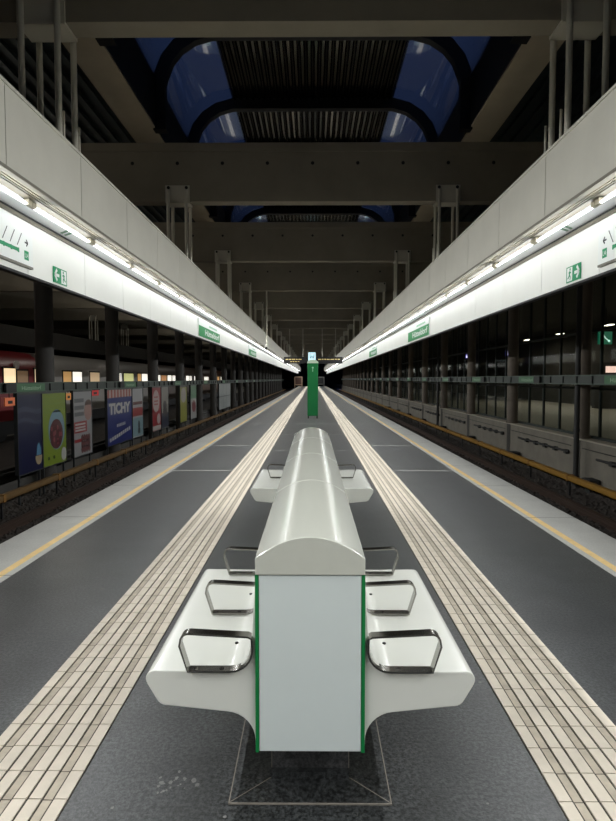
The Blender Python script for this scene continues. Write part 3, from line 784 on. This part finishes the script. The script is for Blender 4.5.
poster(161.2, 168.5, 'grey poster with dark blue foot, right of the red poster', p_blue, mat('print_pale', dim((170,166,154)), .4))
poster(180, 187, 'yellow green poster with a pale disc beyond the left track', p_lemon, mat('print_lemon', dim((176,176,70)), .4))
poster(190.5, 196.5, 'white and mint green poster right of the yellow green one', p_mint, mat('print_soft', dim((200,200,196)), .4))
poster(219, 230.5, 'white gridded notice board, farthest board beyond the left track', p_grid, mat('print_notice', dim((206,212,208)), .4))
for px0, px1, z0, z1, col, lab in ((5.5, 15.5, .98, 1.14, (232,120,70), 'small orange sign under the name band, left of the navy poster'), (66.5, 71.5, 1.0, 1.16, (226,150,70), 'small yellow orange sign between the lime and grey posters'), (92, 99, 1.05, 1.20, (200,30,30), 'small red sign under the name band, right of the grey poster')):
    ya, yb = Yp(px0), Yp(px1)
    g = MB(); sh = Sheet(-1, -5.86, ya, 0)
    sh.rect(g, 0, yb-ya, z0, z1, -.02, 0); sh.rect(g, (yb-ya)*.3, (yb-ya)*.75, z0+.04, z0+.10, 0, .003, 1); sh.rect(g, (yb-ya)*.45, (yb-ya)*.5, z1, 1.225, -.015, -.005, 1)
    tag(g.build('small_sign', [mat('small_sign_%d' % px0, col, .5), M_black]), lab, 'sign')

# unseen point lights added to brighten the neighbouring hall (left), no fixtures built
hl = bpy.data.lights.new('hall_fill_light', 'POINT'); hl.energy = 80; hl.shadow_soft_size = .15; hl.color = (1, .95, .86)
for y in (9.2, 15.2, 21.3, 27.3, 33.4, 45.5, 57.6, 75.7, 93.9):
    o = bpy.data.objects.new('hall_fill_light', hl); COL.objects.link(o); o.location = (-9.0, y, 5.9)

# ------------------------------------------------------------ trains on the neighbouring track
def train(ya, yb, lab, body, wins, stripe=None):
    o = empty('train_car', (-12.0, ya, -1.05), lab, 'train')
    L = yb - ya
    g = MB(); g.prism([(0,.9),(0,2.9),(-.12,3.35),(-.5,3.66),(-1.4,3.78),(-2.3,3.66),(-2.68,3.35),(-2.8,2.9),(-2.8,.9)], .15, L-.15); g.build('body', body, o, smooth=True)
    g = MB(); g.box(-2.5,-.3,.6,L-.6,.30,.9); g.build('underframe', M_black, o)
    for y in (2.6, L-4.8):
        for k in (0, 2.2): g = MB(); g.cyl((-2.1,y+k,.46),(-.5,y+k,.46),.44,16); g.build('wheelset', M_dark, o)
    for w0, w1, z0, z1, colr, st in wins:
        g = MB(); g.box(-.05,.02,w0-ya-.07,w1-ya+.07,z0+1.05-.07,z1+1.05+.07); fr = g.build('window', M_black, o)
        g = MB(); g.box(.0,.028,w0-ya,w1-ya,z0+1.05,z1+1.05); g.build('pane', emit('train_light_%d_%d_%d_%d' % (*colr, int(st*10)), colr, st), fr)
    return o
warm = (255,226,180); white = (255,250,236); amber = (226,160,80)
red = train(8, 26.6, 'dark red train car with lit windows behind the first left column', mat('train_red', (120,18,26), .35, var=.08), [(14.5,16.2,1.0,1.92,warm,.6),(17.0,18.8,1.0,1.92,warm,.6),(19.6,22.6,1.0,1.92,(200,210,230),.4),(23.25,24.15,1.0,1.92,warm,.9),(24.3,25.2,1.0,1.84,(150,120,90),.25),(25.85,26.2,.6,1.92,warm,.6)])
g = MB(); sh = Sheet(-1, .005, 16.25, 0); 
for i in range(18): pass
sh.disc(g, 0, 3.28-.16, .19, .17, -.02, .05, n=18); g.build('emblem', mat('emblem_pale', (210,200,196), .5), red)
g = MB(); sh = Sheet(-1, .0, 0, 0)
for k in range(10): sh.rect(g, 15.0+k*.11, 15.05+k*.11, 1.45, 1.85, 0, .012)
g.build('lettering', mat('train_letter', (170,90,80), .5), red)
gw = []
for a, b, c, st in ((28.8,29.75,(206,160,100),.5),(29.95,31.1,white,1.0),(32.3,33.7,(220,190,150),.4),(36.9,37.6,white,.6),(38.1,40.1,(220,220,150),.55),(41.1,41.9,(206,160,100),.6),(42.1,43.5,white,1.0)):
    gw.append((a, b, .95, 1.86, c, st))
train(27.2, 45.9, 'grey train car with lit windows behind the wide blue striped poster', mat('train_grey', (150,146,140), .45, var=.06), gw)
gw = []
for a, b, c, st in ((46.4,47.2,white,.9),(47.5,49.2,(206,150,100),.4),(49.6,50.9,white,1.0),(51.3,52.4,white,.9),(56.9,58.1,white,1.1),(58.4,59.4,white,.7),(60.8,61.3,white,.9)):
    gw.append((a, b, .95, 1.80, c, st))
train(46.2, 64.6, 'dark train car with bright windows behind the red poster', mat('train_dark', (96,84,78), .5), gw)
gw = [(66.4,69,.95,1.75,white,.8),(75.5,77.0,.95,1.8,(206,160,100),.6),(78.4,79.2,.9,1.8,white,1.0)]
train(65, 83.2, 'far brown train car with few lit windows behind the white notice board', mat('train_brown', (92,66,50), .5), gw)
